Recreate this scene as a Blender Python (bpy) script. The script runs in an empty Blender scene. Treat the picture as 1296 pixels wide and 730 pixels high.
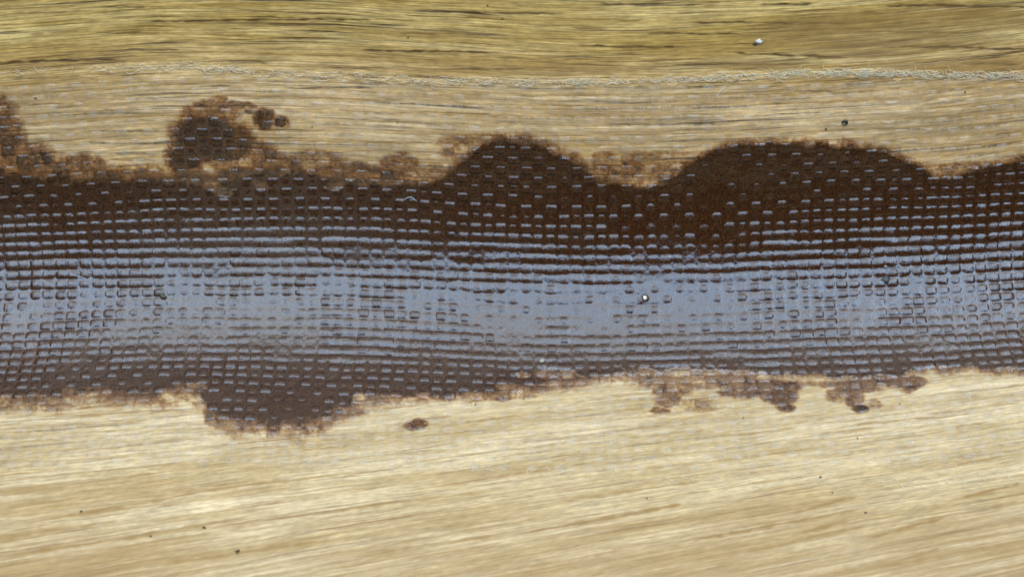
import bpy, math, random
import numpy as np

random.seed(7)
rng = np.random.RandomState(11)
scene = bpy.context.scene
scene.unit_settings.scale_length = 0.01            # one unit is one centimetre

# ------------------------------------------------------------------ camera
F_PX = 1921.0                                      # focal length in photo pixels (photo 1296 wide)
CAM = np.array([0.0, -12.0, 12.43])
FW = np.array([0.0, math.sqrt(.5), -math.sqrt(.5)])
UP = np.array([0.0, math.sqrt(.5), math.sqrt(.5)])
cd = bpy.data.cameras.new("camera")
cam = bpy.data.objects.new("camera", cd)
scene.collection.objects.link(cam)
cam.location = CAM
cam.rotation_euler = (math.radians(45), 0, 0)
cd.sensor_width = 36.0
cd.lens = 36.0 * F_PX / 1296.0
cd.clip_start, cd.clip_end = 0.5, 2000
cd.dof.use_dof = True
cd.dof.focus_distance = 16.4
cd.dof.aperture_fstop = cd.lens / 1000 / 0.19
cd.dof.aperture_blades = 0
scene.camera = cam

# ------------------------------------------------------------------ light
LAMP_RADIANCE = 5.6
world = bpy.data.worlds.new("World")
scene.world = world
world.use_nodes = True
bg = world.node_tree.nodes["Background"]
bg.inputs["Color"].default_value = (1.0, 0.84, 0.62, 1)
bg.inputs["Strength"].default_value = 0.09

def area_lamp(name, angle, dist, sx, sy, radiance, color, xoff=0.0):
    ld = bpy.data.lights.new(name, 'AREA')
    ld.shape = 'RECTANGLE'
    ld.size, ld.size_y = sx, sy
    ld.energy = radiance * math.pi * sx * sy
    ld.color = color
    ob = bpy.data.objects.new(name, ld)
    scene.collection.objects.link(ob)
    a = math.radians(angle)
    ob.location = (xoff, dist * math.cos(a), dist * math.sin(a))
    ob.rotation_euler = (a - math.pi / 2, 0, 0)
    return ob
# overhead sky light; gapped tiles added to vary its reflection, brighter towards the viewer
for ang, k, col in ((81, .82, (.66, .79, .94)), (91.5, .97, (.60, .775, .97)), (102, 1.04, (.54, .755, 1.02)), (112.5, 1.16, (.48, .735, 1.06)), (123, 1.22, (.46, .725, 1.08))):
    for xo, kx in ((-50, 1.04), (0, .86), (50, 1.20)):
        area_lamp("skylight_tile_lamp", ang, 100, 46, 15.5, LAMP_RADIANCE * 1.16 * k * kx, col, xo)
area_lamp("wide_fill_lamp", 94, 112, 220, 160, 0.62, (1.0, 0.88, 0.70))  # added wide warm fill to soften the sheen and warm the wood

scene.view_settings.view_transform = 'Standard'
scene.view_settings.look = 'None'
scene.view_settings.exposure = 0.10
scene.view_settings.gamma = 1.0
scene.view_settings.use_curve_mapping = False
scene.cycles.transparent_max_bounces = 24
scene.cycles.max_bounces = 6

# ------------------------------------------------------------------ numpy noise
def _hash(ix, iy, seed):
    h = (ix.astype(np.int64) * 374761393 + iy.astype(np.int64) * 668265263 + seed * 974634777) & 0xffffffff
    h = ((h ^ (h >> 13)) * 1274126177) & 0xffffffff
    h = h ^ (h >> 16)
    return h.astype(np.float64) / 4294967295.0

def vnoise(x, y, seed=0):                          # smooth value noise, -1..1
    x, y = np.broadcast_arrays(np.asarray(x, float), np.asarray(y, float))
    x0, y0 = np.floor(x), np.floor(y)
    fx, fy = x - x0, y - y0
    fx = fx * fx * fx * (fx * (fx * 6 - 15) + 10)
    fy = fy * fy * fy * (fy * (fy * 6 - 15) + 10)
    a = _hash(x0, y0, seed); b = _hash(x0 + 1, y0, seed)
    c = _hash(x0, y0 + 1, seed); d = _hash(x0 + 1, y0 + 1, seed)
    return 2 * ((a * (1 - fx) + b * fx) * (1 - fy) + (c * (1 - fx) + d * fx) * fy) - 1

def fbm(x, y, seed=0, octv=3):
    t, amp, tot = 0, 1.0, 0
    for k in range(octv):
        t = t + amp * vnoise(x * 2 ** k + 13.7 * k, y * 2 ** k - 5.1 * k, seed + k)
        tot += amp; amp *= .55
    return t / tot

def sstep(a, b, x):
    t = np.clip((x - a) / (b - a), 0, 1)
    return t * t * (3 - 2 * t)

# ------------------------------------------------------------------ the joint's cross-section
R = 2.0
TURN = math.radians(75)
ARC = R * TURN
TAN = R * math.tan(TURN / 2)
C_H, C_D = 0.33, 15.1

def theta(s):
    return math.radians(165) - np.clip(np.asarray(s, float) / R, 0, TURN)

def prof(s):                                       # (height on the picture axis, depth) of the seam surface
    s = np.asarray(s, float)
    th = theta(s)
    h = C_H - R * np.cos(th - math.radians(45))
    d = C_D + R * np.cos(th - math.radians(135))
    up = np.minimum(s, 0)
    h = h - up * math.cos(math.radians(30)); d = d + up * math.sin(math.radians(30))
    dn = np.maximum(s - ARC, 0)
    h = h - dn * math.sqrt(.5); d = d - dn * math.sqrt(.5)
    return h, d

_S = np.linspace(-6, 10, 8000)
_H, _D = prof(_S)
_V = 365 - F_PX * _H / _D
_cu = np.array([-300, 0, 110, 215, 330, 430, 560, 700, 800, 900, 1000, 1100, 1200, 1296, 1600.])
_cv = np.array([-8, -3, 1, 5, 5, 4, 0, -4, -4, -2, 1, 4, 9, 15, 26.])
_cuf = np.linspace(-300, 1600, 1901)
_cvf = np.interp(_cuf, _cu, _cv)
_k = np.hanning(121); _k /= _k.sum()
_cvf = np.convolve(np.pad(_cvf, 60, mode='edge'), _k, mode='valid')
def crise(u): return np.interp(u, _cuf, _cvf)      # how far the seam wanders up or down along its length

def to_px(x, s):
    h, d = prof(s)
    u = 648 + F_PX * x / d
    return u, 365 - F_PX * h / d - crise(648 + 113 * x)

def from_px(u, v):
    s = np.interp(v + crise(u), _V, _S)
    _, d = prof(s)
    return (u - 648) * d / F_PX, s

def to_world(x, h, d, n_th, off):
    x, h, d, n_th, off = np.broadcast_arrays(*[np.asarray(q, float) for q in (x, h, d, n_th, off)])
    h = h + crise(648 + 113 * x) / 113.0
    p = np.empty(x.shape + (3,))
    p[..., 0] = x
    p[..., 1] = CAM[1] + h * UP[1] + d * FW[1] + np.cos(n_th) * off
    p[..., 2] = CAM[2] + h * UP[2] + d * FW[2] + np.sin(n_th) * off
    return p

def surf(x, s, off):
    h, d = prof(s)
    return to_world(x, h, d, theta(s), off)

# ------------------------------------------------------------------ weave
PX, PS = 0.1416, 0.1175
Z0, AMP, TT = 0.050, 0.018, 0.022
WW, WF = 0.475 * PS, 0.485 * PX                      # yarn half widths
S_TOP = float(from_px(np.array(648.), np.array(104.))[1])
S_BOT = float(from_px(np.array(648.), np.array(606.))[1])
NW = int((S_BOT - S_TOP) / PS)
XE = 6.7
NF = int(2 * XE / PX)

def wob_s(x, i): return 0.030 * vnoise(x * .55, i * .16, 3) + 0.007 * vnoise(x * 2.6, i * .9, 4)
def wob_x(s, j): return 0.035 * vnoise(s * .6, j * .12, 5) + 0.008 * vnoise(s * 2.4, j * .8, 6) + 0.010 * (s - 1.3)
def zvar(x, s): return 0.0045 * vnoise(x * 2.1, s * 2.6, 8) + 0.0035 * vnoise(x * 7, s * 8, 9)

def yarn_b(x, s):
    q = (s - S_TOP) / PS
    return (s - S_TOP - wob_s(x, q)) / PS
def yarn_a(x, s):
    q = (x + XE) / PX
    return (x + XE - wob_x(s, q)) / PX

def lift(x, s): return -.0055 * pool(*to_px(x, s)) + 0.0042 * vnoise(x * 5.1, s * 6.2, 71) + 0.003 * vnoise(x * 1.3, s * 1.1, 72)

def ride(x, s):
    q = to_px(x, s)
    return 0.004 * (1 - .92 * coated(*q) * (1 - .75 * pool(*q)))   # where the cloth lies slack the lengthwise threads ride higher

def crimp(a, i):                                   # -1..1 wave with long flat crowns
    c = np.cos(np.pi * (a - .5)) * np.where(i % 2 == 0, 1, -1)
    return np.sign(c) * np.abs(c) ** .5

def weave_top(x, s):
    a, b = yarn_a(x, s), yarn_b(x, s)
    i, j = np.floor(b), np.floor(a)
    zw = ride(x, s) + AMP * crimp(a, i)
    zf = -ride(x, s) - AMP * crimp(b, j)
    qb = (b - i - .5) * PS / WW
    qa = (a - j - .5) * PX / WF
    tw = np.where(np.abs(qb) < 1, zw + TT * np.sqrt(np.clip(1 - np.abs(qb) ** 2.8, 0, 1)), -.03)
    tf = np.where(np.abs(qa) < 1, zf + TT * np.sqrt(np.clip(1 - qa ** 4, 0, 1)), -.03)
    return np.maximum(tw, tf) + lift(x, s)

# ------------------------------------------------------------------ maps of the resin, traced over the photograph and laid on the surface
TOPC = np.array([(-200,215),(0,212),(30,215),(60,222),(100,222),(150,224),(200,224),(240,230),(300,224),(340,216),(400,216),(440,228),(480,232),(530,229),(560,220),(580,206),(600,187),(620,178),(650,175),(690,182),(720,198),(740,212),(760,225),(790,233),(820,234),(845,226),(865,210),(885,197),(910,186),(940,181),(1000,180),(1060,184),(1110,188),(1140,196),(1165,211),(1185,224),(1210,219),(1240,212),(1275,204),(1296,197),(1500,200)], float)
BOTC = np.array([(-200,505),(0,506),(75,506),(85,499),(160,501),(215,501),(256,501),(262,528),(300,539),(340,544),(385,545),(410,537),(440,521),(460,508),(520,505),(580,504),(640,500),(690,491),(740,482),(800,474),(860,470),(930,474),(1000,478),(1060,481),(1140,481),(1152,472),(1296,472),(1500,472)], float)
PATCH = [(335,147,15,13,.62),(357,152,12,9,.5),(528,544,15,8,.5),(318,140,10,4,.4),  # centre u, v, radius u, v, density
 (2,165,30,34,.62),(14,200,56,22,.7),(0,140,26,24,.3),(75,206,70,16,.5),(120,216,40,10,.45),(40,185,26,8,.3),
 (262,172,46,34,.84),(238,195,26,28,.82),(292,178,34,28,.8),(268,142,34,16,.55),(272,124,18,6,.45),(300,133,12,6,.35),
 (318,131,9,4,.6),(310,200,50,26,.6),(345,208,40,16,.6),(240,222,36,14,.7),
 (430,213,50,14,.55),(400,200,40,14,.35),(505,206,26,16,.55),(470,222,60,12,.65),(540,214,30,12,.3),
 (768,200,22,12,.35),(800,206,18,9,.5),(760,215,18,10,.5),(780,222,60,12,.45),(840,214,20,12,.5),(835,203,60,18,.22),
 (620,178,60,14,.4),(600,190,40,12,.4),(1185,222,30,8,.3),(1225,210,50,8,.4),
 (230,507,30,8,.35),(160,503,70,6,.35),(40,510,50,6,.5),(330,548,50,7,.4),(430,528,34,8,.45),
 (850,503,26,8,.55),(846,512,18,7,.5),(836,524,12,5,.65),(905,489,110,10,.5),(800,482,60,7,.5),(970,495,42,11,.75),(985,508,22,10,.8),(992,520,14,5,.8),(940,503,30,6,.6),
 (1085,499,28,5,.6),(1060,506,16,7,.4),(1082,511,11,9,.6),(1088,521,11,5,.85),(1105,517,8,6,.3),(1130,487,30,9,.7),(1156,492,15,7,.75),(1146,499,12,4,.4),(1090,489,40,8,.55),(1040,488,60,8,.4),
 (690,492,50,6,.4),(610,508,70,5,.45),(1220,474,60,6,.4),(885,523,20,5,.22),(878,516,30,4,.2)]
HOLE = [(283,240,14,7,.55),(268,232,12,8,.35),(330,232,14,8,.3),(250,213,30,5,.3),(282,205,30,6,.28),(425,232,16,5,.3),(215,505,10,5,.3),
        (1000,484,50,5,.25),(705,478,30,8,.35),(640,494,14,4,.35),(255,496,14,4,.4),(455,510,10,5,.5),(663,478,12,5,.3)]

def density(u, v):
    """0 bare wood .. 1 solid dark resin"""
    wu = u + 5 * fbm(u / 34, v / 24, 21); wv = v + 5 * fbm(u / 30, v / 20, 22)
    t = np.interp(wu, TOPC[:, 0], TOPC[:, 1]); b = np.interp(wu, BOTC[:, 0], BOTC[:, 1])
    inside = np.minimum(wv - t, b - wv)
    d = sstep(-13, 6, inside / np.interp(u, [0, 420, 600, 780, 830, 1296], [2.6, 2.1, 1.2, 1.4, 1.0, 1.0]) + 3 * fbm(u / 14, v / 10, 23))
    for (pu, pv, ru, rv, k) in PATCH:
        q = ((wu - pu) / ru) ** 2 + ((wv - pv) / rv) ** 2
        d = np.maximum(d, k * sstep(1.5, .45, q))
    for (pu, pv, ru, rv, k) in HOLE:
        q = ((wu - pu) / ru) ** 2 + ((wv - pv) / rv) ** 2
        d = d - k * sstep(1.4, .3, q)
    return np.clip(d, 0, 1)

def cell_noise(x, s, seed):
    return 2 * _hash(np.floor(yarn_a(x, s)), np.floor(yarn_b(x, s)), seed) - 1

def stain_map(x, s, u, v):
    d = density(u, v)
    edge = 4 * d * (1 - d)
    d = d + edge * (.20 * cell_noise(x, s, 31) + .24 * fbm(u / 9, v / 7, 33) + .30 * fbm(u / 3.2, v / 2.6, 35, 2))
    return np.clip(d, 0, 1.15)

def pool(u, v):                                    # how far the resin floods the weave
    vc = np.interp(u, [0, 300, 650, 900, 1100, 1296], [402, 400, 390, 390, 385, 380])
    hw = np.interp(u, [0, 400, 600, 950, 1100, 1296], [36, 40, 58, 56, 44, 40])
    amp = np.interp(u, [0, 250, 420, 600, 700, 930, 1020, 1120, 1296], [.08, .28, .30, .55, .74, .76, .50, .06, .0])
    return amp * np.exp(-np.abs((v - vc) / hw) ** 3)

def flood(u, v):                                   # resin-rich humps where few threads show
    f = 0
    for (pu, pv, ru, rv, k) in [(665,245,95,55,.85),(940,235,120,60,1.0),(1040,215,80,40,.6),(780,265,120,32,.7),(350,210,90,40,.25),(400,262,120,22,.35)]:
        f = np.maximum(f, k * sstep(1.5, .3, ((u - pu) / ru) ** 2 + ((v - pv) / rv) ** 2))
    return f

def wood_level(x, s, u, v):
    return Z0 + .0255 + .005 * vnoise(x * 4, s * 5, 41) + zvar(x, s) + .0030 * sstep(470, 500, v) + .003 * sstep(560, 600, v) + .0028 * sstep(130, 105, v) - .0025 * sstep(225, 195, v) * sstep(95, 120, v) + .002 * vnoise(u / 60, v / 30, 47)

def coated(u, v):                                  # 1 where threads stand up under a tight skin of resin
    up = np.interp(u, [0, 300, 480, 560, 700, 850, 980, 1080, 1296], [255, 262, 262, 285, 300, 300, 280, 250, 205])
    dn = np.interp(u, [0, 300, 700, 1000, 1296], [466, 468, 476, 482, 486])
    return sstep(-18, 22, v - up) * sstep(-14, 18, dn - v)

def resin_height(x, s, u, v, T, dens):
    p = pool(u, v); f = flood(u, v); z = coated(u, v)
    lev = Z0 + .0290 - .003 * sstep(430, 470, v) - .020 * z + .003 * f * (1 - z) + .0025 * fbm(x * 3, s * 3, 44)
    lev = lev + p * (Z0 + .0325 - lev)
    Te = Z0 + T
    skin = Te - .0065 + .0066 * z + .001 * z * p + .002 * f * (1 - z)
    k = .011                                        # rounded joint between the resin bed and the coated threads
    d_ = np.clip((lev - skin) / k, -1, 1)
    r = np.where(d_ >= 1, lev, np.where(d_ <= -1, skin, (lev + skin) / 2 + k * (d_ * d_ + 1) / 4))
    r = r - .45 * p * np.clip(r - Z0 - .030, 0, .02) + zvar(x, s)
    W = wood_level(x, s, u, v)
    edge = W - .004 + .007 * sstep(.5, 1.0, dens)
    k = sstep(.60, 1.0, dens)
    inn = sstep(-.05, .25, s) * sstep(ARC + .05, ARC - .25, s)
    body = np.maximum(r, W + .001) * (1 - inn) + r * inn
    return edge * (1 - k) + np.maximum(edge, body) * k

# ------------------------------------------------------------------ mesh helpers
def link(o): scene.collection.objects.link(o); return o

def mesh_object(name, verts, faces, mat, parent=None, smooth=True, outward=True):
    me = bpy.data.meshes.new(name)
    verts = np.asarray(verts, np.float32).reshape(-1, 3)
    me.vertices.add(len(verts)); me.vertices.foreach_set("co", verts.ravel())
    if isinstance(faces, np.ndarray):
        faces = [faces]
    arrs = [np.asarray(f, np.int32) for f in faces]
    if outward:                                     # turn the faces so that they look outwards
        c = verts.mean(0); vol = 0.0
        for f in arrs:
            if f.shape[1] > 4: continue
            p = verts[f] - c
            for q in range(2, f.shape[1]):
                vol += float(np.einsum('ij,ij->i', p[:, 0], np.cross(p[:, q - 1], p[:, q])).sum())
        if vol < 0: arrs = [f[:, ::-1] for f in arrs]
    tot = np.concatenate([np.full(len(f), f.shape[1], np.int32) for f in arrs])
    idx = np.concatenate([f.ravel() for f in arrs])
    me.loops.add(len(idx)); me.loops.foreach_set("vertex_index", idx)
    me.polygons.add(len(tot))
    st = np.zeros(len(tot), np.int32); st[1:] = np.cumsum(tot)[:-1]
    me.polygons.foreach_set("loop_start", st)
    me.polygons.foreach_set("loop_total", tot)
    me.polygons.foreach_set("use_smooth", np.full(len(tot), smooth))
    me.update(calc_edges=True)
    me.validate()
    if mat: me.materials.append(mat)
    o = bpy.data.objects.new(name, me)
    link(o)
    if parent is not None: o.parent = parent
    return o

def attr_f(o, name, data):
    a = o.data.attributes.new(name, 'FLOAT', 'POINT')
    a.data.foreach_set("value", np.asarray(data, np.float32).ravel())
def attr_v(o, name, data):
    a = o.data.attributes.new(name, 'FLOAT_VECTOR', 'POINT')
    a.data.foreach_set("vector", np.asarray(data, np.float32).ravel())

def grid_faces(nr, nc, off=0):
    i = np.arange(nr * nc).reshape(nr, nc) + off
    return np.stack([i[:-1, :-1], i[1:, :-1], i[1:, 1:], i[:-1, 1:]], -1).reshape(-1, 4)

def tag(o, label=None, cat=None, group=None, kind=None):
    if label: o["label"] = label
    if cat: o["category"] = cat
    if group: o["group"] = group
    if kind: o["kind"] = kind
    return o

# ------------------------------------------------------------------ materials
def new_mat(name):
    m = bpy.data.materials.new(name); m.use_nodes = True
    nt = m.node_tree; nt.nodes.clear()
    return m, nt

class NB:
    def __init__(self, nt): self.nt = nt
    def n(self, t, **kw):
        nd = self.nt.nodes.new(t)
        for k, v in kw.items(): setattr(nd, k, v)
        return nd
    def l(self, a, b): self.nt.links.new(a, b)
    def val(self, sock, v):
        if hasattr(v, 'is_output'): self.l(v, sock)
        else: sock.default_value = v
    def math(self, op, a, b=0.0, c=0.0, clamp=False):
        nd = self.n('ShaderNodeMath', operation=op); nd.use_clamp = clamp
        self.val(nd.inputs[0], a); self.val(nd.inputs[1], b); self.val(nd.inputs[2], c)
        return nd.outputs[0]
    def mixc(self, f, a, b, mode='MIX'):
        nd = self.n('ShaderNodeMix', data_type='RGBA', blend_type=mode)
        self.val(nd.inputs[0], f)
        self.val(nd.inputs[6], a if hasattr(a, 'is_output') else (*a, 1)[:4])
        self.val(nd.inputs[7], b if hasattr(b, 'is_output') else (*b, 1)[:4])
        return nd.outputs[2]
    def rng(self, x, a, b, c=0.0, d=1.0, smooth=True):
        nd = self.n('ShaderNodeMapRange', interpolation_type='SMOOTHSTEP' if smooth else 'LINEAR')
        self.val(nd.inputs[0], x)
        for k, v in zip((1, 2, 3, 4), (a, b, c, d)): self.val(nd.inputs[k], v)
        return nd.outputs[0]
    def attr(self, name, out='Vector'):
        nd = self.n('ShaderNodeAttribute', attribute_name=name)
        return nd.outputs[out]
    def scaled(self, vec, s, off=(0, 0, 0)):
        nd = self.n('ShaderNodeMapping')
        self.l(vec, nd.inputs[0]); nd.inputs['Scale'].default_value = s; nd.inputs['Location'].default_value = off
        return nd.outputs[0]
    def noise(self, vec, scale=1.0, detail=2.0, rough=.5, dist=0.0):
        nd = self.n('ShaderNodeTexNoise')
        self.l(vec, nd.inputs['Vector'])
        nd.inputs['Scale'].default_value = scale; nd.inputs['Detail'].default_value = detail
        nd.inputs['Roughness'].default_value = rough; nd.inputs['Distortion'].default_value = dist
        return nd.outputs['Fac']
    def bump(self, h, strength, dist):
        nd = self.n('ShaderNodeBump')
        self.l(h, nd.inputs['Height']); nd.inputs['Strength'].default_value = strength; nd.inputs['Distance'].default_value = dist
        return nd.outputs[0]

def wood_material(name, light, mid, dark, pore_amt, fine_lo, fine_hi, dry_light=None, dry_mid=None):
    m, nt = new_mat(name); b = NB(nt)
    g = b.attr('grain')
    # long wandering lines
    warp = b.noise(b.scaled(g, (.5, 3, 1)), 1, 2)
    wv = b.n('ShaderNodeVectorMath', operation='MULTIPLY_ADD')
    cx = b.n('ShaderNodeCombineXYZ'); b.l(warp, cx.inputs[1])
    b.l(cx.outputs[0], wv.inputs[0]); wv.inputs[1].default_value = (0, .045, 0); b.l(g, wv.inputs[2])
    gv = wv.outputs[0]
    broad = b.noise(b.scaled(gv, (.22, 2.6, 1)), 1, 3, .6)
    lines = b.noise(b.scaled(gv, (.5, 20, 1), (3, 7, 0)), 1, 4, .65)
    fine = b.noise(b.scaled(gv, (1.8, 62, 1), (9, 1, 0)), 1, 3, .6)
    fleck = b.noise(b.scaled(gv, (9, 34, 1), (1, 3, 5)), 1, 3, .6)
    blot = b.noise(b.scaled(g, (2.6, 4.5, 1), (4, 4, 2)), 1, 3, .6)
    if dry_light:                                   # wood outside the tape is yellower than the resin-soaked wood under it
        sp = b.n('ShaderNodeSeparateXYZ'); b.l(g, sp.inputs[0])
        f = b.rng(b.math('ADD', sp.outputs[1], b.math('MULTIPLY', broad, .5)), -.55, -1.45)
        light_, mid_ = b.mixc(f, light, dry_light), b.mixc(f, mid, dry_mid)
    else: light_, mid_ = light, mid
    c = b.mixc(b.rng(broad, .36, .66), light_, mid_)
    c = b.mixc(b.rng(lines, .44, .62, 0, .9), c, mid_)
    c = b.mixc(b.rng(lines, .40, .28, 0, .5), c, tuple(min(1, q * 1.18) for q in light))
    por = b.noise(b.scaled(gv, (.32, 19, 1), (7, 2, 1)), 1, 4, .7)
    pm = b.rng(por, .575, .66, 0, pore_amt)
    por2 = b.noise(b.scaled(gv, (.9, 36, 1), (2, 8, 4)), 1, 3, .65)
    pm2 = b.rng(por2, .575, .65, 0, pore_amt * .85)
    c = b.mixc(pm, c, dark)
    c = b.mixc(pm2, c, dark)
    fm = b.rng(fine, .3, .7, fine_lo, fine_hi, False)
    fk = b.rng(fleck, .3, .7, .76, 1.20, False)
    bl = b.rng(blot, .3, .7, .90, 1.10, False)
    k = b.math('MULTIPLY', b.math('MULTIPLY', fm, fk), bl)
    c = b.mixc(1.0, c, b.rgb(k) if hasattr(b, 'rgb') else _gray(b, k), 'MULTIPLY')
    st = b.attr('streak', 'Fac')
    stn = b.math('MULTIPLY', b.math('MULTIPLY', st, 1.5), b.rng(fine, .25, .6, .6, 1.0))
    c = b.mixc(b.math('MINIMUM', stn, .92), c, tuple(q * (.55 if dry_light else 1.0) for q in dark))
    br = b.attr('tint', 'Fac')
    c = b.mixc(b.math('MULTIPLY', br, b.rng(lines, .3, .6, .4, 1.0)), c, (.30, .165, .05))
    # clear resin carrying brown wood flour: absorbs by thickness
    sd = b.attr('stain', 'Fac')
    gr = b.noise(b.scaled(b.attr('pos'), (46, 46, 46)), 1, 3, .7)
    sd2 = b.math('MULTIPLY', sd, b.rng(gr, .3, .7, .55, 1.45, False))
    pw = b.n('ShaderNodeCombineXYZ')
    for q, ab in enumerate((2.05, 2.95, 3.9)):
        b.l(b.math('EXPONENT', b.math('MULTIPLY', sd2, -ab)), pw.inputs[q])
    c = b.mixc(1.0, c, pw.outputs[0], 'MULTIPLY')
    p = b.n('ShaderNodeBsdfPrincipled')
    b.l(c, p.inputs['Base Color'])
    p.inputs['Roughness'].default_value = .42
    p.inputs['IOR'].default_value = 1.5
    p.inputs['Coat Weight'].default_value = .35
    p.inputs['Coat Roughness'].default_value = .16
    h = b.math('ADD', b.math('MULTIPLY', lines, .6), b.math('MULTIPLY', fine, .5))
    h = b.math('SUBTRACT', h, b.math('MULTIPLY', b.math('ADD', pm, st), .5))
    nb = b.bump(h, .55, .012); b.l(nb, p.inputs['Normal'])
    nb2 = b.bump(b.noise(b.scaled(b.attr('pos'), (16, 16, 16)), 1, 4, .6), .5, .012); b.l(nb2, p.inputs['Coat Normal'])
    o = b.n('ShaderNodeOutputMaterial'); b.l(p.outputs[0], o.inputs[0])
    return m

def _gray(b, k):
    cx = b.n('ShaderNodeCombineXYZ')
    for q in range(3): b.l(k, cx.inputs[q])
    return cx.outputs[0]

M_UP = wood_material('pale_wood_above', (.88, .57, .265), (.57, .32, .105), (.12, .058, .012), .95, .50, 1.36, (.79, .525, .185), (.49, .285, .065))
M_LO = wood_material('pale_wood_below', (.65, .465, .25), (.45, .29, .12), (.28, .145, .035), .85, .66, 1.24)

def resin_material():
    m, nt = new_mat('brown_filled_resin'); b = NB(nt)
    pos = b.attr('pos')
    g1 = b.noise(b.scaled(pos, (40, 40, 40)), 1, 3, .75)
    g2 = b.noise(b.scaled(pos, (88, 88, 88), (3, 1, 2)), 1, 2, .6)
    g3 = b.noise(b.scaled(pos, (3, 3, 3), (3, 1, 2)), 1, 3, .6)
    th = b.attr('thick', 'Fac')
    c = b.mixc(b.rng(g1, .35, .68), (.012, .0033, .0011), (.058, .0165, .0036))
    c = b.mixc(b.rng(g2, .58, .74, 0, .8), c, (.20, .09, .03))
    c = b.mixc(b.rng(g3, .35, .7, 0, .45), c, (.034, .0125, .0042))
    c = b.mixc(b.math('MULTIPLY', b.rng(th, .97, .6), .75), c, (.18, .075, .022))
    c = b.mixc(b.math('MULTIPLY', b.attr('matte', 'Fac'), b.rng(g1, .3, .7, .2, .75)), c, (.105, .066, .042))   # hazy sheen painted into the base colour as a paler brown
    p = b.n('ShaderNodeBsdfPrincipled')
    b.l(c, p.inputs['Base Color'])
    b.l(b.math('ADD', b.rng(g3, .3, .7, .075, .135), b.math('MULTIPLY', b.attr('matte', 'Fac'), .14)), p.inputs['Roughness'])
    p.inputs['IOR'].default_value = 1.62
    h = b.math('ADD', b.math('MULTIPLY', g1, .7), b.math('MULTIPLY', g2, .3))
    h = b.math('ADD', h, b.math('MULTIPLY', b.noise(b.scaled(pos, (17, 17, 17)), 1, 3, .55), 2.4))
    b.l(b.bump(h, .34, .008), p.inputs['Normal'])
    o = b.n('ShaderNodeOutputMaterial'); b.l(p.outputs[0], o.inputs[0])
    return m
M_RES = resin_material()

def glass_material(name, white, rough, bumpk):
    """resin-soaked glass thread: clear, glossy, with a little milky scatter"""
    m, nt = new_mat(name); b = NB(nt)
    yv = b.attr('yarn')
    fib = b.noise(b.scaled(yv, (4, 130, 1)), 1, 3, .6)
    mott = b.noise(b.scaled(yv, (14, 30, 1), (5, 2, 1)), 1, 3, .6)
    tr = b.n('ShaderNodeBsdfTransparent')
    tr.inputs[0].default_value = (.985, .98, .97, 1)
    pos = b.n('ShaderNodeNewGeometry').outputs['Position']
    g1 = b.noise(b.scaled(pos, (40, 40, 40)), 1, 3, .75); g2 = b.noise(b.scaled(pos, (88, 88, 88), (3, 1, 2)), 1, 2, .6)
    bc = b.mixc(b.rng(g1, .35, .68), (.012, .0033, .0011), (.058, .0165, .0036))
    bc = b.mixc(b.rng(g2, .58, .74, 0, .8), bc, (.20, .09, .03))
    bd = b.n('ShaderNodeBsdfDiffuse'); b.l(bc, bd.inputs[0])
    soak = b.n('ShaderNodeMixShader')               # threads soaked through with the brown filled resin
    b.l(b.rng(b.attr('dry', 'Fac'), .28, .04), soak.inputs[0]); b.l(tr.outputs[0], soak.inputs[1]); b.l(bd.outputs[0], soak.inputs[2])
    di = b.n('ShaderNodeBsdfDiffuse'); di.inputs[0].default_value = (.80, .72, .56, 1)
    mx = b.n('ShaderNodeMixShader')
    b.l(b.math('MULTIPLY', b.rng(fib, .35, .75, .15, 1.7), b.math('MULTIPLY', b.rng(mott, .3, .7, .4, 1.5), b.math('MULTIPLY_ADD', b.math('POWER', b.attr('dry', 'Fac'), 2.5), white, .010))), mx.inputs[0])
    b.l(soak.outputs[0], mx.inputs[1]); b.l(di.outputs[0], mx.inputs[2])
    gl = b.n('ShaderNodeBsdfGlossy'); gl.inputs['Color'].default_value = (1, 1, 1, 1)
    b.l(b.rng(mott, .3, .7, rough * .7, rough * 1.4), gl.inputs['Roughness'])
    h = b.math('ADD', fib, b.math('MULTIPLY', mott, .8))
    nb = b.bump(h, bumpk, .008); b.l(nb, gl.inputs['Normal'])
    fr = b.n('ShaderNodeFresnel'); fr.inputs['IOR'].default_value = 1.58
    b.l(nb, fr.inputs['Normal'])
    geo = b.n('ShaderNodeNewGeometry')
    front = b.math('SUBTRACT', 1.0, geo.outputs['Backfacing'])
    fac = b.math('MULTIPLY', b.math('MULTIPLY', fr.outputs[0], front), b.math('MULTIPLY_ADD', b.attr('dry', 'Fac'), -.74, 1.0))
    mx2 = b.n('ShaderNodeMixShader')
    b.l(fac, mx2.inputs[0]); b.l(mx.outputs[0], mx2.inputs[1]); b.l(gl.outputs[0], mx2.inputs[2])
    o = b.n('ShaderNodeOutputMaterial'); b.l(mx2.outputs[0], o.inputs[0])
    return m
M_WARP = glass_material('wetted_glass_warp', .17, .12, .35)
M_WEFT = glass_material('wetted_glass_weft', .14, .12, .35)

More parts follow.
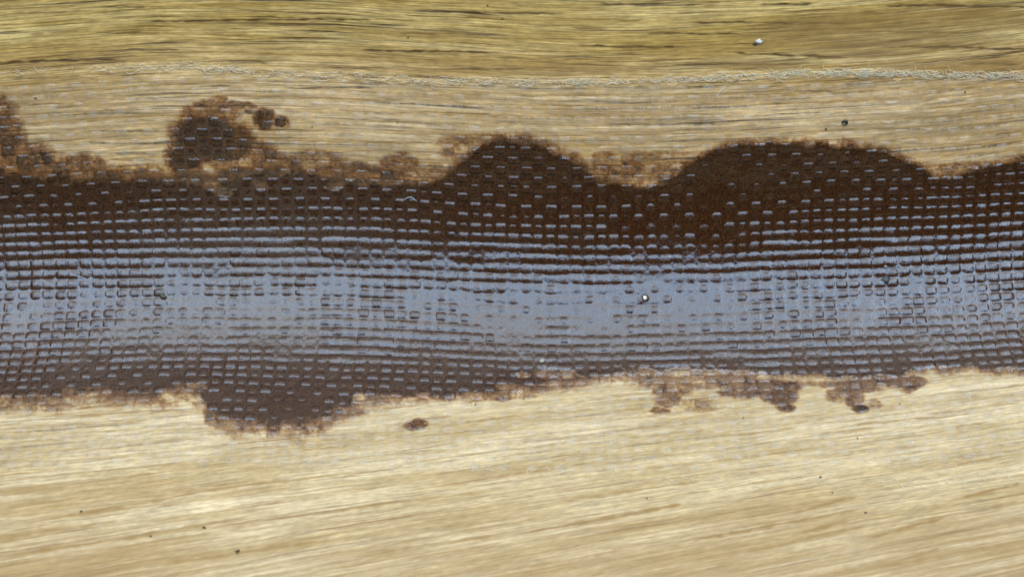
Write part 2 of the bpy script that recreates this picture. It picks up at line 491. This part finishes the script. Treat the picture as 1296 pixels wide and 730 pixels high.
def simple_mat(name, col, rough=.4, spec_ior=1.5, alpha=1.0, noise_amt=.4):
    m, nt = new_mat(name); b = NB(nt)
    tc = b.n('ShaderNodeTexCoord')
    nz = b.noise(b.scaled(tc.outputs['Object'], (30, 30, 30)), 1, 3, .6)
    c = b.mixc(b.rng(nz, .3, .7), tuple(q * (1 - noise_amt) for q in col), tuple(min(1, q * (1 + noise_amt)) for q in col))
    p = b.n('ShaderNodeBsdfPrincipled')
    b.l(c, p.inputs['Base Color']); p.inputs['Roughness'].default_value = rough
    p.inputs['IOR'].default_value = spec_ior; p.inputs['Alpha'].default_value = alpha
    b.l(b.bump(nz, .5, .01), p.inputs['Normal'])
    o = b.n('ShaderNodeOutputMaterial'); b.l(p.outputs[0], o.inputs[0])
    return m
M_FIBRE = simple_mat('dry_white_glass_fibre', (.96, .80, .55), .5, 1.3, .50, .1)

# ------------------------------------------------------------------ explicit dark pores in the wood
UP_STREAK = [(135,7,213,7,1.6,.7),(173,24,440,22,1.7,1),(117,39,240,40,1.5,.55),(157,61,233,60,1.5,.6),(-20,76,160,72,1.9,1),(250,75,350,76,1.8,.55),
 (519,12,719,14,1.7,.95),(420,23,472,22,1.6,.8),(500,39,645,41,1.7,.7),(452,60,640,64,1.8,1),(565,84,672,83,1.6,.8),(732,54,880,57,2.2,1),(752,2,900,4,1.6,.8),
 (815,38,900,40,1.5,.8),(748,74,864,74,1.4,.5),(432,92,575,94,1.5,.5),(425,108,472,108,1.7,.9),(708,124,800,126,1.5,.6),(765,155,880,154,1.5,.7),
 (960,3,1030,3,1.8,.9),(1105,4,1320,8,2.2,1),(864,25,1077,27,1.7,.8),(864,39,937,40,1.5,.8),(920,63,1080,71,2.0,1),(1114,57,1310,60,2.0,.8),(897,79,1030,78,2.4,.6),
 (1210,78,1290,80,2.0,.6),(864,153,907,153,1.5,.8),(1097,159,1180,161,1.5,.6),(240,108,300,106,1.5,.6),(85,124,235,121,1.4,.5),(100,141,230,140,1.5,.6),(105,163,215,163,1.4,.7),
 (100,177,215,178,1.4,.7),(90,191,210,191,1.4,.7),(140,199,205,199,1.3,.6),(0,173,60,174,1.8,.7),(360,108,460,108,1.6,.7),(300,120,440,121,1.3,.4),(610,152,700,154,1.3,.5),
 (1000,112,1060,113,1.4,.6),(930,122,1010,123,1.3,.5),(870,101,940,102,1.4,.5),(1100,176,1260,182,1.3,.4),(450,176,560,177,1.3,.5),(300,29,470,32,1.4,.4),(20,14,120,12,1.6,.5),(10,96,120,95,1.3,.4),
 (1050,36,1240,40,1.6,.5),(1180,92,1296,97,1.3,.4),(620,70,760,72,1.3,.4),(660,30,800,31,1.2,.4),(40,55,150,53,1.3,.4)]
UP_TINT = [(1120,40,170,30,.65),(1230,20,120,20,.6),(1090,62,90,12,.7),(960,78,90,8,.6),(1200,80,120,10,.5),(700,85,160,8,.4),(560,40,120,5,.35),(280,190,60,10,.25),(90,150,90,30,.25),
 (30,110,60,12,.25),(760,165,300,14,.2),(1150,155,120,14,.35),(50,40,9,3,.9),(1165,42,8,5,.6),(1080,58,8,4,.6),(450,200,120,20,.3),(700,148,200,12,.2)]
LO_STREAK = [(30,668,380,608,3.2,0.75),(0,711,330,660,3.8,0.69),(115,706,360,665,3.0,0.56),(140,640,440,605,2.8,0.50),(648,682,883,640,3.8,0.94),(868,690,1098,648,3.8,0.88),(1000,655,1086,633,3.0,0.88),
 (1000,683,1075,664,3.8,1.00),(1093,688,1198,660,3.5,1.00),(1193,642,1296,617,3.2,0.94),(1130,716,1190,700,3.2,0.75),(930,706,1110,668,3.2,0.62),(95,523,165,517,1.9,1.00),(90,535,200,524,1.9,0.69),
 (130,545,240,530,1.8,0.75),(20,566,140,556,2.2,0.62),(556,546,660,531,1.9,0.69),(480,545,580,530,1.9,0.62),(772,551,850,541,2.0,0.75),(790,560,900,548,1.9,0.62),(640,570,790,552,1.9,0.50),
 (420,590,560,572,2.2,0.50),(560,620,760,590,2.4,0.56),(700,640,900,612,2.5,0.56),(1010,557,1120,545,2.0,0.62),(1060,545,1200,532,2.0,0.69),(1160,532,1296,514,2.1,0.69),(1205,547,1250,541,2.2,0.75),
 (1040,585,1200,566,2.2,0.56),(1180,600,1296,578,2.4,0.56),(300,600,420,588,2.2,0.44),(200,720,420,690,3.8,0.62),(420,715,640,680,3.5,0.62),(620,730,800,700,3.8,0.56),(1100,725,1296,690,3.8,0.56),
 (450,650,640,622,2.8,0.50),(1150,668,1296,640,3.2,0.62),(0,600,130,588,2.2,0.44),(0,648,110,634,2.8,0.50),(880,560,1010,548,1.9,0.56),(740,512,820,503,1.6,0.62),(850,596,1010,576,2.1,0.50),(-20,690,160,664,3.2,0.56)]
LO_TINT = [(60,745,300,75,.6),(500,745,420,55,.45),(900,745,460,60,.5),(1270,735,240,80,.6),(420,668,260,14,.3),(960,668,200,12,.35),(40,650,120,12,.35),(30,625,60,8,.55),(190,625,170,14,.25),(120,690,170,22,.4),(700,672,150,20,.4),(1270,665,60,22,.5),(1000,660,120,20,.35),(350,590,160,12,.15),(890,537,50,5,.3),(420,700,200,20,.3),  # browner grain; broad ellipses along the bottom also paint in light falloff
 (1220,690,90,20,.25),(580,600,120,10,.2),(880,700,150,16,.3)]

def streak_map(u, v, lst):
    r = np.zeros_like(u)
    for (u0, v0, u1, v1, w, k) in lst:
        m = (u > u0 - 5) & (u < u1 + 5) & (v > min(v0, v1) - 14) & (v < max(v0, v1) + 14)
        if not m.any(): continue
        uu, vv = u[m], v[m]
        t = (uu - u0) / (u1 - u0)
        vl = v0 + (v1 - v0) * t + 0.8 * vnoise(uu / 34, v0, 51) + .5 * vnoise(uu / 7, v0, 52)
        ww = w * (.55 + .6 * np.sin(np.pi * np.clip(t, 0, 1)) ** .5) * (.75 + .5 * vnoise(uu / 12, v0, 53)) * .62 + .25
        q = np.exp(-((vv - vl) / ww) ** 2) * sstep(-.02, .12, t) * sstep(1.02, .85, t) * k
        q = q * np.clip(.85 + .4 * vnoise(uu / 9, v0 + 5, 54), 0, 1)
        r[m] = np.maximum(r[m], q)
    return r
def tint_map(u, v, lst):
    r = np.zeros_like(u)
    for (pu, pv, ru, rv, k) in lst:
        q = ((u - pu) / ru) ** 2 + ((v - pv) / rv) ** 2
        r = np.maximum(r, k * sstep(1.6, .2, q))
    return r

# ------------------------------------------------------------------ plywood panels
XP = 7.2
fine_x = np.linspace(-6.3, 6.3, 960)
GX = np.concatenate([np.linspace(-XP, -6.35, 14), fine_x, np.linspace(6.35, XP, 14)])
THK = 0.6

def panel(name, srow, upper, mat):
    """srow: rows from the outer edge towards the joint, in the straight plane of the panel"""
    x, s = np.meshgrid(GX, srow)
    if upper:
        h0, d0 = prof(np.array(0.0)); th = math.radians(165)
        h = h0 - s * math.cos(math.radians(30)); d = d0 + s * math.sin(math.radians(30))
    else:
        h0, d0 = prof(np.array(ARC)); th = math.radians(90)
        h = h0 - (s - ARC) * math.sqrt(.5); d = d0 - (s - ARC) * math.sqrt(.5)
    u = 648 + F_PX * x / d
    cu = crise(648 + 113 * x)
    v = 365 - F_PX * h / d - cu
    lev = wood_level(x, s, u, v)
    pts = to_world(x, h, d, th, lev)
    nr, nc = x.shape
    faces = grid_faces(nr, nc) if upper else grid_faces(nr, nc)[:, ::-1]
    if upper is False: faces = grid_faces(nr, nc)
    # closed board: a back sheet and four edges
    ring = np.concatenate([np.arange(nc), np.arange(1, nr) * nc + nc - 1, (nr - 1) * nc + np.arange(nc - 2, -1, -1), np.arange(nr - 2, 0, -1) * nc])
    back = pts.reshape(-1, 3)[ring] - np.array([0, math.cos(th), math.sin(th)]) * THK
    n0 = nr * nc; m = len(ring)
    k = np.arange(m); k2 = (k + 1) % m
    side = np.stack([ring[k], ring[k2], n0 + k2, n0 + k], -1)
    bot = (n0 + np.arange(m))[None, :]
    allp = np.concatenate([pts.reshape(-1, 3), back])
    o = mesh_object(name, allp, [faces, side, bot], mat)
    if upper:
        gs = s + cu / 113.0 / .866 * .8
        gx = x
        st = streak_map(u, v, UP_STREAK); ti = tint_map(u, v, UP_TINT)
    else:
        mm = .09 + .10 * np.clip((v - 500) / 230, -.2, 1.6)
        gpx = v + mm * (u - 648) + .00005 * (u - 648) ** 2
        gs = gpx / 113 * 1.25; gx = x
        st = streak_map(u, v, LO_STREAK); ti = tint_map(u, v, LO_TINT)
    stn = stain_map(x, s, u, v)
    z = np.zeros(m)
    def ext(a): return np.concatenate([a.ravel(), a.ravel()[ring]])
    attr_v(o, 'grain', np.stack([ext(gx), ext(gs), np.concatenate([np.zeros(n0), z + .6])], -1))
    attr_v(o, 'pos', allp)
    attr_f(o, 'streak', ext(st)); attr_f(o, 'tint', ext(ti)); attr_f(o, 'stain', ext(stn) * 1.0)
    return o

su = np.concatenate([np.linspace(-5.0, -2.5, 14), np.linspace(-2.48, .15, 250), np.linspace(.2, TAN - .02, 8)])
o = panel('plywood_panel', su, True, M_UP)
tag(o, 'pale yellowish wooden panel with dark horizontal pores, above the brown resin seam', 'wood panel', 'panels joined at the seam')
sl = np.concatenate([np.linspace(ARC - TAN + .62, ARC - .2, 8), np.linspace(ARC - .16, ARC + 3.6, 330), np.linspace(ARC + 3.65, ARC + 6.5, 14)])
o = panel('plywood_panel', sl, False, M_LO)
tag(o, 'pale cream wooden panel with slanting grain, below the brown resin seam', 'wood panel', 'panels joined at the seam')

# ------------------------------------------------------------------ brown resin fillet
s0 = float(from_px(np.array(648.), np.array(112.))[1]); s1 = float(from_px(np.array(648.), np.array(566.))[1])
srow = np.linspace(s0, s1, 470)
fx = np.concatenate([np.linspace(-7.0, -6.22, 60)[:-1], np.linspace(-6.22, 6.22, 1180), np.linspace(6.22, 7.0, 60)[1:]])
x, s = np.meshgrid(fx, srow)
u, v = to_px(x, s)
T = weave_top(x, s)
Ts = T.copy()
for ax in (0, 1):                                   # the resin rounds off the weave
    Ts = (np.roll(Ts, 1, ax) + 2 * Ts + np.roll(Ts, -1, ax)) / 4
win = np.hanning(23); win /= win.sum()            # along a row the resin bridges from crown to crown
Tx = sum(w * np.roll(np.clip(T, -.004, 1), k - 11, 1) for k, w in enumerate(win))
br = np.interp(u, [0, 200, 420, 600, 900, 1060, 1296], [.26, .30, .38, .55, .55, .26, .18]) * coated(u, v)
Ts = Ts * (1 - br) + np.maximum(Ts * .35 + Tx * .65, Tx) * br
dens = stain_map(x, s, u, v)
hgt = resin_height(x, s, u, v, Ts, dens)
pts = surf(x, s, hgt)
nr, nc = x.shape
keep = dens > .50
faces = grid_faces(nr, nc)
kf = keep.ravel()[faces].any(axis=1)
faces = faces[kf]
used = np.zeros(nr * nc, bool); used[faces.ravel()] = True
remap = np.cumsum(used) - 1
P = pts.reshape(-1, 3)[used]
faces = remap[faces]
fn = np.cross(P[faces[:, 1]] - P[faces[:, 0]], P[faces[:, 2]] - P[faces[:, 0]]).sum(0)
if fn[2] - fn[1] < 0: faces = faces[:, ::-1]
# end walls down to the corner where the panels meet
h0, d0 = prof(np.array(0.0))
ch, cdp = h0 - TAN * math.cos(math.radians(30)), d0 + TAN * math.sin(math.radians(30))
extra, caps = [], []
base = len(P)
for q, col in enumerate((0, nc - 1)):
    c = to_world(np.array(fx[col]), ch, cdp, math.radians(127), 0.0)
    extra.append(c)
    rows = [r for r in range(nr) if used[r * nc + col] and srow[r] > -.1 and srow[r] < ARC + .1]
    for r0, r1 in zip(rows[:-1], rows[1:]):
        caps.append((remap[r0 * nc + col], remap[r1 * nc + col], base + q))
fil = mesh_object('resin_fillet', np.concatenate([P, np.array(extra)]), [faces, np.array(caps)], M_RES, outward=False)
attr_v(fil, 'pos', np.concatenate([P, np.array(extra)]))
attr_f(fil, 'thick', np.concatenate([np.clip(dens, 0, 1).ravel()[used], [1, 1]]))
mt_ = (np.exp(-((u - 330) / 200) ** 2) * .8 + .5 * sstep(120, -40, u)) * sstep(455, 400, v)
attr_f(fil, 'matte', np.concatenate([mt_.ravel()[used], [0, 0]]))
tag(fil, 'glossy dark brown resin fillet with blotchy edges filling the corner between two panels', 'resin fillet')

# ------------------------------------------------------------------ glass cloth: every thread its own part
root = bpy.data.objects.new('glass_cloth', None); link(root)
cx0, cs0 = 0.0, 1.3
root.location = surf(np.array(cx0), np.array(cs0), 0.0)
inv = -np.array(root.location)
tag(root, 'clear woven glass cloth tape with a frayed white edge laid over the brown seam', 'glass cloth')
NRING = 10
ring_a = np.linspace(0, 2 * np.pi, NRING, endpoint=False)

def yarn_mesh(name, cx, cs, cz, hw, warp, mat):
    n = len(cx)
    ca, sa = np.cos(ring_a), np.sin(ring_a)
    sa = np.sign(sa) * np.abs(sa) ** (.85 if warp else .75)
    X = np.repeat(cx[:, None], NRING, 1); S = np.repeat(cs[:, None], NRING, 1)
    if warp: S = S + hw[:, None] * ca
    else: X = X + hw[:, None] * ca
    Z = cz[:, None] + TT * sa * 1.0
    p = surf(X, S, Z) + inv
    i = np.arange(n * NRING).reshape(n, NRING)
    j = np.roll(i, -1, 1)
    f = np.stack([i[:-1], i[1:], j[1:], j[:-1]], -1).reshape(-1, 4)
    if warp: f = f[:, ::-1]
    caps = np.array([i[0] if warp else i[0][::-1], i[-1][::-1] if warp else i[-1]])
    o = mesh_object(name, p.reshape(-1, 3), [f, caps], mat, root)
    along = np.repeat((cx if warp else cs)[:, None], NRING, 1)
    across = (np.broadcast_to(ca, along.shape) * hw[:, None]) + (cs if warp else cx)[:, None]
    uu, vv = to_px(X, S)
    attr_f(o, 'dry', (1 - density(uu, vv)).ravel())
    attr_v(o, 'yarn', np.stack([along, across, np.zeros_like(along)], -1))
    return o

xs = np.linspace(-XE, XE, NF * 8)
for i in range(NW):
    cs = S_TOP + PS * (i + .5) + wob_s(xs, i + .5)
    a = yarn_a(xs, cs)
    cz = Z0 + ride(xs, cs) + AMP * crimp(a, np.full_like(a, i)) + zvar(xs, cs) + lift(xs, cs) + .0025 * vnoise(xs * 2, i * 7.3, 61)
    hw = WW * (1 + .10 * vnoise(xs * 3, i * 3.7, 62))
    yarn_mesh('warp_yarn', xs, cs, cz, hw, True, M_WARP)
ss = np.linspace(S_TOP + .01, S_BOT - .01, NW * 7)
for j in range(NF):
    cx = -XE + PX * (j + .5) + wob_x(ss, j + .5)
    b_ = yarn_b(cx, ss)
    cz = Z0 - ride(cx, ss) - AMP * crimp(b_, np.full_like(b_, j)) + zvar(cx, ss) + lift(cx, ss)
    hw = WF * (1 + .10 * vnoise(ss * 3, j * 3.1, 63))
    yarn_mesh('weft_yarn', cx, ss, cz, hw, False, M_WEFT)

# ------------------------------------------------------------------ loose fibres
def tubes(name, lines, mat, parent=None, sides=3):
    V, Fc = [], []
    off = 0
    for (pts, r) in lines:
        n = len(pts)
        t = np.gradient(pts, axis=0); t /= np.linalg.norm(t, axis=1)[:, None] + 1e-9
        ref = np.array([0.1, -.7, .7])
        a = np.cross(t, ref); a /= np.linalg.norm(a, axis=1)[:, None] + 1e-9
        c = np.cross(t, a)
        ang = np.linspace(0, 2 * np.pi, sides, endpoint=False)
        tap = r * (1 - .5 * np.abs(np.linspace(-1, 1, n)) ** 3)
        ringp = pts[:, None, :] + tap[:, None, None] * (np.cos(ang)[None, :, None] * a[:, None, :] + np.sin(ang)[None, :, None] * c[:, None, :])
        V.append(ringp.reshape(-1, 3))
        i = np.arange(n * sides).reshape(n, sides) + off; jn = np.roll(i, -1, 1)
        Fc.append(np.stack([i[:-1], jn[:-1], jn[1:], i[1:]], -1).reshape(-1, 4))
        off += n * sides
    return mesh_object(name, np.concatenate(V), np.concatenate(Fc), mat, parent)

FRU = np.array([-80,0,100,170,230,330,430,560,700,800,860,930,1000,1100,1296,1380.])
FRV = np.array([90,88,86,83,80,88,93,99,101,99,97,92,89,88,92,94.])
FRW = np.array([.15,.15,.2,.3,.9,.7,.35,.8,1.,1.1,1.2,1.3,1.3,1.3,1.1,1.])
def fray_line(u): return np.interp(u, FRU, FRV)

def px_fibre(uu, vv, hh):
    x_, s_ = from_px(uu, vv)
    return surf(x_, s_, Z0 + .026 + hh)

lines = []
for k in range(1150):
    uc = random.uniform(-70, 1370)
    if random.random() > np.interp(uc, FRU, FRW) / 1.3: continue
    kind = random.random()
    n = 9
    t = np.linspace(0, 1, n)
    if kind < .32:                                   # strands running along the edge
        L = random.uniform(14, 46)
        uu = uc + L * (t - .5)
        vv = fray_line(uu) + random.gauss(0, 2.3) + random.uniform(.6, 2.4) * np.sin(t * random.uniform(4, 11) + random.random() * 6)
        hh = .008 + .008 * np.sin(t * np.pi) * random.random()
    elif kind < .78:                                 # little loops where the crosswise threads turn
        rr = random.uniform(2.5, 6.5); ph = random.random() * 6.28; sw = random.uniform(2.2, 5.0)
        uu = uc + rr * 1.3 * np.cos(ph + sw * t); vv = fray_line(uc) + random.gauss(0, 2.5) + rr * .7 * np.sin(ph + sw * t)
        hh = .010 + .012 * np.sin(t * np.pi)
    else:                                            # hairs across
        L = random.uniform(6, 17); an = random.uniform(-2.6, -.5)
        uu = uc + L * np.cos(an) * t; vv = fray_line(uc) + random.uniform(-1, 7) + L * .7 * np.sin(an) * t + 1.2 * np.sin(t * 5)
        hh = .008 + .014 * t
    lines.append((px_fibre(uu, vv, hh) + inv, random.uniform(.0022, .0042)))
for k in range(520):                                 # lower edge of the tape, half sunk
    uc = random.uniform(-60, 1370)
    w = np.interp(uc, [0, 300, 420, 500, 700, 1000, 1080, 1220, 1296], [.15, .2, .6, .5, .3, .5, 1, 1, .6])
    if random.random() > w: continue
    n = 7; t = np.linspace(0, 1, n)
    L = random.uniform(6, 18); an = random.choice([random.uniform(-.3, .3), random.uniform(.5, 1.4)])
    v0 = np.interp(uc, [0, 450, 700, 1000, 1150, 1296], [600, 592, 606, 608, 612, 600]) + random.gauss(0, 7)
    uu = uc + L * np.cos(an) * t; vv = v0 + L * .6 * np.sin(an) * t + 1.5 * np.sin(t * 4 + k)
    lines.append((px_fibre(uu, vv, .006 + .006 * t) + inv, random.uniform(.0028, .005)))
fr = tubes('frayed_edge', lines, M_FIBRE, root)
fr['kind'] = 'stuff'
fr['label'] = 'curly white glass fibres along the frayed tape edge'

# ------------------------------------------------------------------ small things lying on or in the resin
M_BLACK = simple_mat('black_speck', (.018, .015, .010), .45)
M_GRIT = simple_mat('olive_grit', (.050, .043, .020), .35)
M_WHITE = simple_mat('white_fleck', (.62, .58, .52), .35, 1.5, 1, .3)
M_FLECK = simple_mat('dull_fleck', (.30, .26, .20), .6, 1.4, 1, .4)
M_SPOT = simple_mat('brown_resin_spot', (.085, .033, .010), .25, 1.5, 1, .75)
M_BUB = simple_mat('bubble_brown', (.060, .036, .012), .10, 1.5)
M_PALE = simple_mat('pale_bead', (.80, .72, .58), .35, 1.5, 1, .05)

def height_at(u, v, extra=0.0):
    x_, s_ = from_px(np.array([float(u)]), np.array([float(v)]))
    uu, vv = to_px(x_, s_)
    W = wood_level(x_, s_, uu, vv)
    dn = stain_map(x_, s_, uu, vv)
    Tt = np.clip(weave_top(x_, s_), -.02, .05)
    H = resin_height(x_, s_, uu, vv, Tt, dn) if dn[0] > .6 else W
    H = np.maximum(H, W) if (s_[0] < 0 or s_[0] > ARC) else H
    return x_, s_, max(float(H[0]), float((Z0 + Tt)[0]) if 100 < v < 606 else -1) + extra

SIZE = 0.52
def lump(name, u, v, ru, rv, hgt, mat, seed, flat=.0, rot=0.0, irregular=.3, sink=.3):
    """an uneven pebble of given size in photo pixels seated in the surface"""
    x_, s_, H = height_at(u, v)
    nu, nv = 12, 7
    V, Fc = [], []
    th = theta(s_)[0]
    hcen, dcen = prof(s_)
    c = to_world(x_[0], hcen[0], dcen[0], th, H)
    n = np.array([0, math.cos(th), math.sin(th)]); e = np.array([1., 0, 0]); f = np.cross(n, e)
    fs = abs(np.dot(f, UP)) or 1
    r = np.random.RandomState(seed)
    wob = 1 + irregular * r.uniform(-1, 1, nu)
    for a in range(1, nv):
        ph = math.pi * a / nv
        for b_ in range(nu):
            q = 2 * math.pi * b_ / nu
            k = wob[b_] * (1 + .12 * r.uniform(-1, 1))
            lx = SIZE * ru / 113 * math.sin(ph) * math.cos(q) * k; lf = SIZE * rv / 113 / fs * math.sin(ph) * math.sin(q) * k
            X_ = lx * math.cos(rot) - lf * math.sin(rot); Y_ = lx * math.sin(rot) + lf * math.cos(rot)
            V.append(e * X_ + f * Y_ + n * hgt * (math.cos(ph) + 1 - 2 * sink))
    V.append(n * hgt * (2 - 2 * sink)); V.append(n * hgt * (-2 * sink))
    top, bot = len(V) - 2, len(V) - 1
    quads = [(a * nu + b_, (a + 1) * nu + b_, (a + 1) * nu + (b_ + 1) % nu, a * nu + (b_ + 1) % nu) for a in range(nv - 2) for b_ in range(nu)]
    tris = [(top, b_, (b_ + 1) % nu) for b_ in range(nu)] + [(bot, (nv - 2) * nu + (b_ + 1) % nu, (nv - 2) * nu + b_) for b_ in range(nu)]
    o = mesh_object(name, np.array(V), [np.array(quads), np.array(tris)], mat)
    o.location = c
    return o

tag(lump('grit', 208, 377, 9.5, 6.5, .026, M_GRIT, 1, rot=-.5), 'dark olive grain of grit stuck in the shiny band, left of centre', 'grit')
bb = lump('air_bubble', 816, 379, 9.5, 9.0, .024, M_BUB, 2, irregular=.08, sink=.45)
tag(bb, 'small round resin bubble with a bright pale glint in the shiny band', 'bubble')
pb = lump('glint_bead', 815, 379.5, 5.2, 5.8, .026, M_PALE, 3, irregular=.1, sink=.1)  # pale lump puts the bubble's glint into colour
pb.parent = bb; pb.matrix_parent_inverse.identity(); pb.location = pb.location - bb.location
tag(lump('resin_pit', 1119, 356, 11, 10, .018, M_BLACK, 4, irregular=.35, sink=.5), 'small dark pit among the pale thread squares at the right of the shiny band', 'pit')
tag(lump('white_fleck', 959, 49, 8.0, 5.0, .018, M_WHITE, 5, irregular=.35, rot=-.2), 'tiny white chip lying on the bare wood above the frayed edge', 'fleck')
tag(lump('dust_speck', 954, 52, 5.0, 3.0, .010, M_BLACK, 6, irregular=.4), 'dark crumb touching the lower left of the white chip', 'dust speck')

def ring_bubble(u, v, r):
    x_, s_, H = height_at(u, v)
    th = theta(s_)[0]; hc, dc = prof(s_)
    c = to_world(x_[0], hc[0], dc[0], th, H + .004)
    n = np.array([0, math.cos(th), math.sin(th)]); e = np.array([1., 0, 0]); f = np.cross(n, e)
    N, Mi = 18, 6
    V = []
    for a in range(N):
        q = 2 * math.pi * a / N
        tw = (1.15 + .7 * math.sin(q + .6))
        for b_ in range(Mi):
            w = 2 * math.pi * b_ / Mi
            rr = r / 113 + .009 * tw * math.cos(w)
            V.append(e * rr * math.cos(q) + f * rr * math.sin(q) + n * .009 * tw * math.sin(w))
    i = np.arange(N * Mi).reshape(N, Mi); i2 = np.roll(i, -1, 0); j = np.roll(i, -1, 1); j2 = np.roll(i2, -1, 1)
    Fq = np.stack([i, i2, j2, j], -1).reshape(-1, 4)
    o = mesh_object('burst_bubble', np.array(V), Fq, M_BLACK)
    o.location = c
    return o
tag(ring_bubble(1067, 152, 2.9), 'small dark ring of a burst bubble on the wood above the right resin hump', 'bubble')

SPOTS = [(528, 544, 11, 5.5, 'lone squarish brown resin spot on the cream wood under the seam'),
         (335, 147, 9.5, 9.5, 'dark brown resin spot just right of the tall brown blot at upper left'),
         (356, 152, 7.5, 5.5, 'lighter brown resin spot at the right tip of the small pair by the tall blot')]
def blot(u, v, ru, rv, seed):
    """thin film of brown resin, domed, with an uneven outline"""
    N = 26
    r = np.random.RandomState(seed)
    rings = [.0, .5, .8, 1.0, 1.12]
    hs = [.007, .0065, .005, .0015, -.006]
    V, q0 = [], np.linspace(0, 2 * np.pi, N, endpoint=False)
    sq = 1 / np.maximum(np.abs(np.cos(q0)), np.abs(np.sin(q0)))
    wob = (.75 + .25 * sq) * (1 + .26 * r.uniform(-1, 1, N))
    x0_, s0_ = from_px(np.array([float(u)]), np.array([float(v)]))
    cw = surf(x0_, s0_, wood_level(x0_, s0_, np.array([u * 1.]), np.array([v * 1.])))[0]
    for k, hh in zip(rings, hs):
        if k == 0: uu, vv = np.array([u * 1.]), np.array([v * 1.])
        else: uu, vv = u + ru * k * wob * np.cos(q0), v + rv * k * wob * np.sin(q0)
        x_, s_ = from_px(uu, vv)
        V.append(surf(x_, s_, wood_level(x_, s_, uu, vv) + hh) - cw)
    V = np.concatenate(V)
    tri = np.array([(0, 1 + (b_ + 1) % N, 1 + b_) for b_ in range(N)])
    quads = np.array([(1 + a * N + b_, 1 + a * N + (b_ + 1) % N, 1 + (a + 1) * N + (b_ + 1) % N, 1 + (a + 1) * N + b_) for a in range(3) for b_ in range(N)])
    o = mesh_object('resin_spot', V, [tri, quads], M_SPOT)
    o.location = cw
    return o
for q, (u_, v_, ru, rv, lab) in enumerate(SPOTS):
    tag(blot(u_, v_, ru, rv, 70 + q), lab, 'resin spot', 'small resin spots on the wood')

SPECKS = [(517, 44, 1.7, 1.5, 'black speck on bare wood between the dark pores, top left of centre'),
          (636, 20, 1.6, 1.4, 'black speck nearest the top edge, above the long pore right of centre'),
          (617, 4, 1.6, 1.5, 'black speck at the very top edge of the wood'),
          (48, 121, 2.0, 2.6, 'dark slanting speck on the pale wood at far left above the seam'),
          (504, 151, 1.6, 2.0, 'dark speck on pale wood above and left of the first resin hump'),
          (396, 157, 1.8, 1.5, 'dark speck right of the pair of brown resin spots'),
          (1044, 159, 2.6, 2.2, 'brown black speck just left of the ring bubble'),
          (1219, 112, 1.7, 2.3, 'small dark speck on the wood at the upper right under the frayed edge'),
          (602, 518, 1.8, 1.4, 'black speck on cream wood just under the brown edge at centre'),
          (1037, 609, 2.8, 2.4, 'blackish speck on the cream wood at lower right'),
          (105, 655, 3.2, 2.2, 'soft dark speck on the cream wood at lower left'),
          (192, 686, 3.0, 2.0, 'dark speck low on the cream wood left of the brown knot'),
          (302, 704, 5.0, 3.2, 'brown knot like speck near the bottom edge left of centre'),
          (818, 636, 1.8, 1.6, 'tiny dark speck on cream wood below the seam right of centre'),
          (1084, 560, 2.0, 1.5, 'tiny black speck under the brown drip at right'),
          (1137, 517, 1.8, 1.2, 'tiny dark speck beside the brown drip on the cream wood'),
          (940, 534, 1.5, 1.3, 'tiny dark speck below the ragged brown patch'),
          (145, 431, 2.0, 2.0, 'black pinprick at the lower edge of the shiny band, left'),
          (683, 456, 2.2, 1.6, 'black speck beside a pale fleck on the lower brown threads'),
          (1052, 628, 2.2, 1.5, 'small brown speck under the blackish speck at lower right'),
          (1094, 654, 3.0, 1.8, 'soft brown speck on a slanting pore at lower right'),
          (260, 674, 4.5, 2.0, 'brown smudge on a slanting pore at lower left')]
for q, (u_, v_, ru, rv, lab) in enumerate(SPECKS):
    mt = M_BLACK if q < 8 and q != 6 else M_BUB
    tag(lump('dust_speck', u_, v_, ru, rv, .007, mt, 100 + q, irregular=.4, rot=random.uniform(-.6, .6)), lab, 'dust speck', 'dark specks scattered on the joint')
tag(lump('white_fleck', 685, 461, 7.0, 4.5, .006, M_FLECK, 8, irregular=.4), 'pale fleck caught on the brown threads along the lower edge of the shiny band', 'fleck')

M_HAIR = simple_mat('loose_glass_hair', (.78, .80, .86), .2, 1.5, .9, .1)
t = np.linspace(0, 1, 10)
def hair(u0, v0, u1, v1, bow, lab):
    uu = u0 + (u1 - u0) * t; vv = v0 + (v1 - v0) * t - bow * np.sin(np.pi * t)
    hmax = max(height_at(uu[k], vv[k])[2] for k in range(10))
    x_, s_ = from_px(uu, vv)
    o = tubes('loose_fibre', [(surf(x_, s_, hmax + .001), .0028)], M_HAIR, None, 5)
    tag(o, lab, 'fibre', 'single loose glass fibres')
hair(92, 349, 114, 355, 1.0, 'single pale fibre lying slantwise over dark threads at left')
hair(512, 250, 528, 252, 4.5, 'curved pale fibre on the brown threads left of the tall resin hump')
hair(905, 118, 918, 104, 0.5, 'short pale fibre slanting up under the frayed edge right of centre')
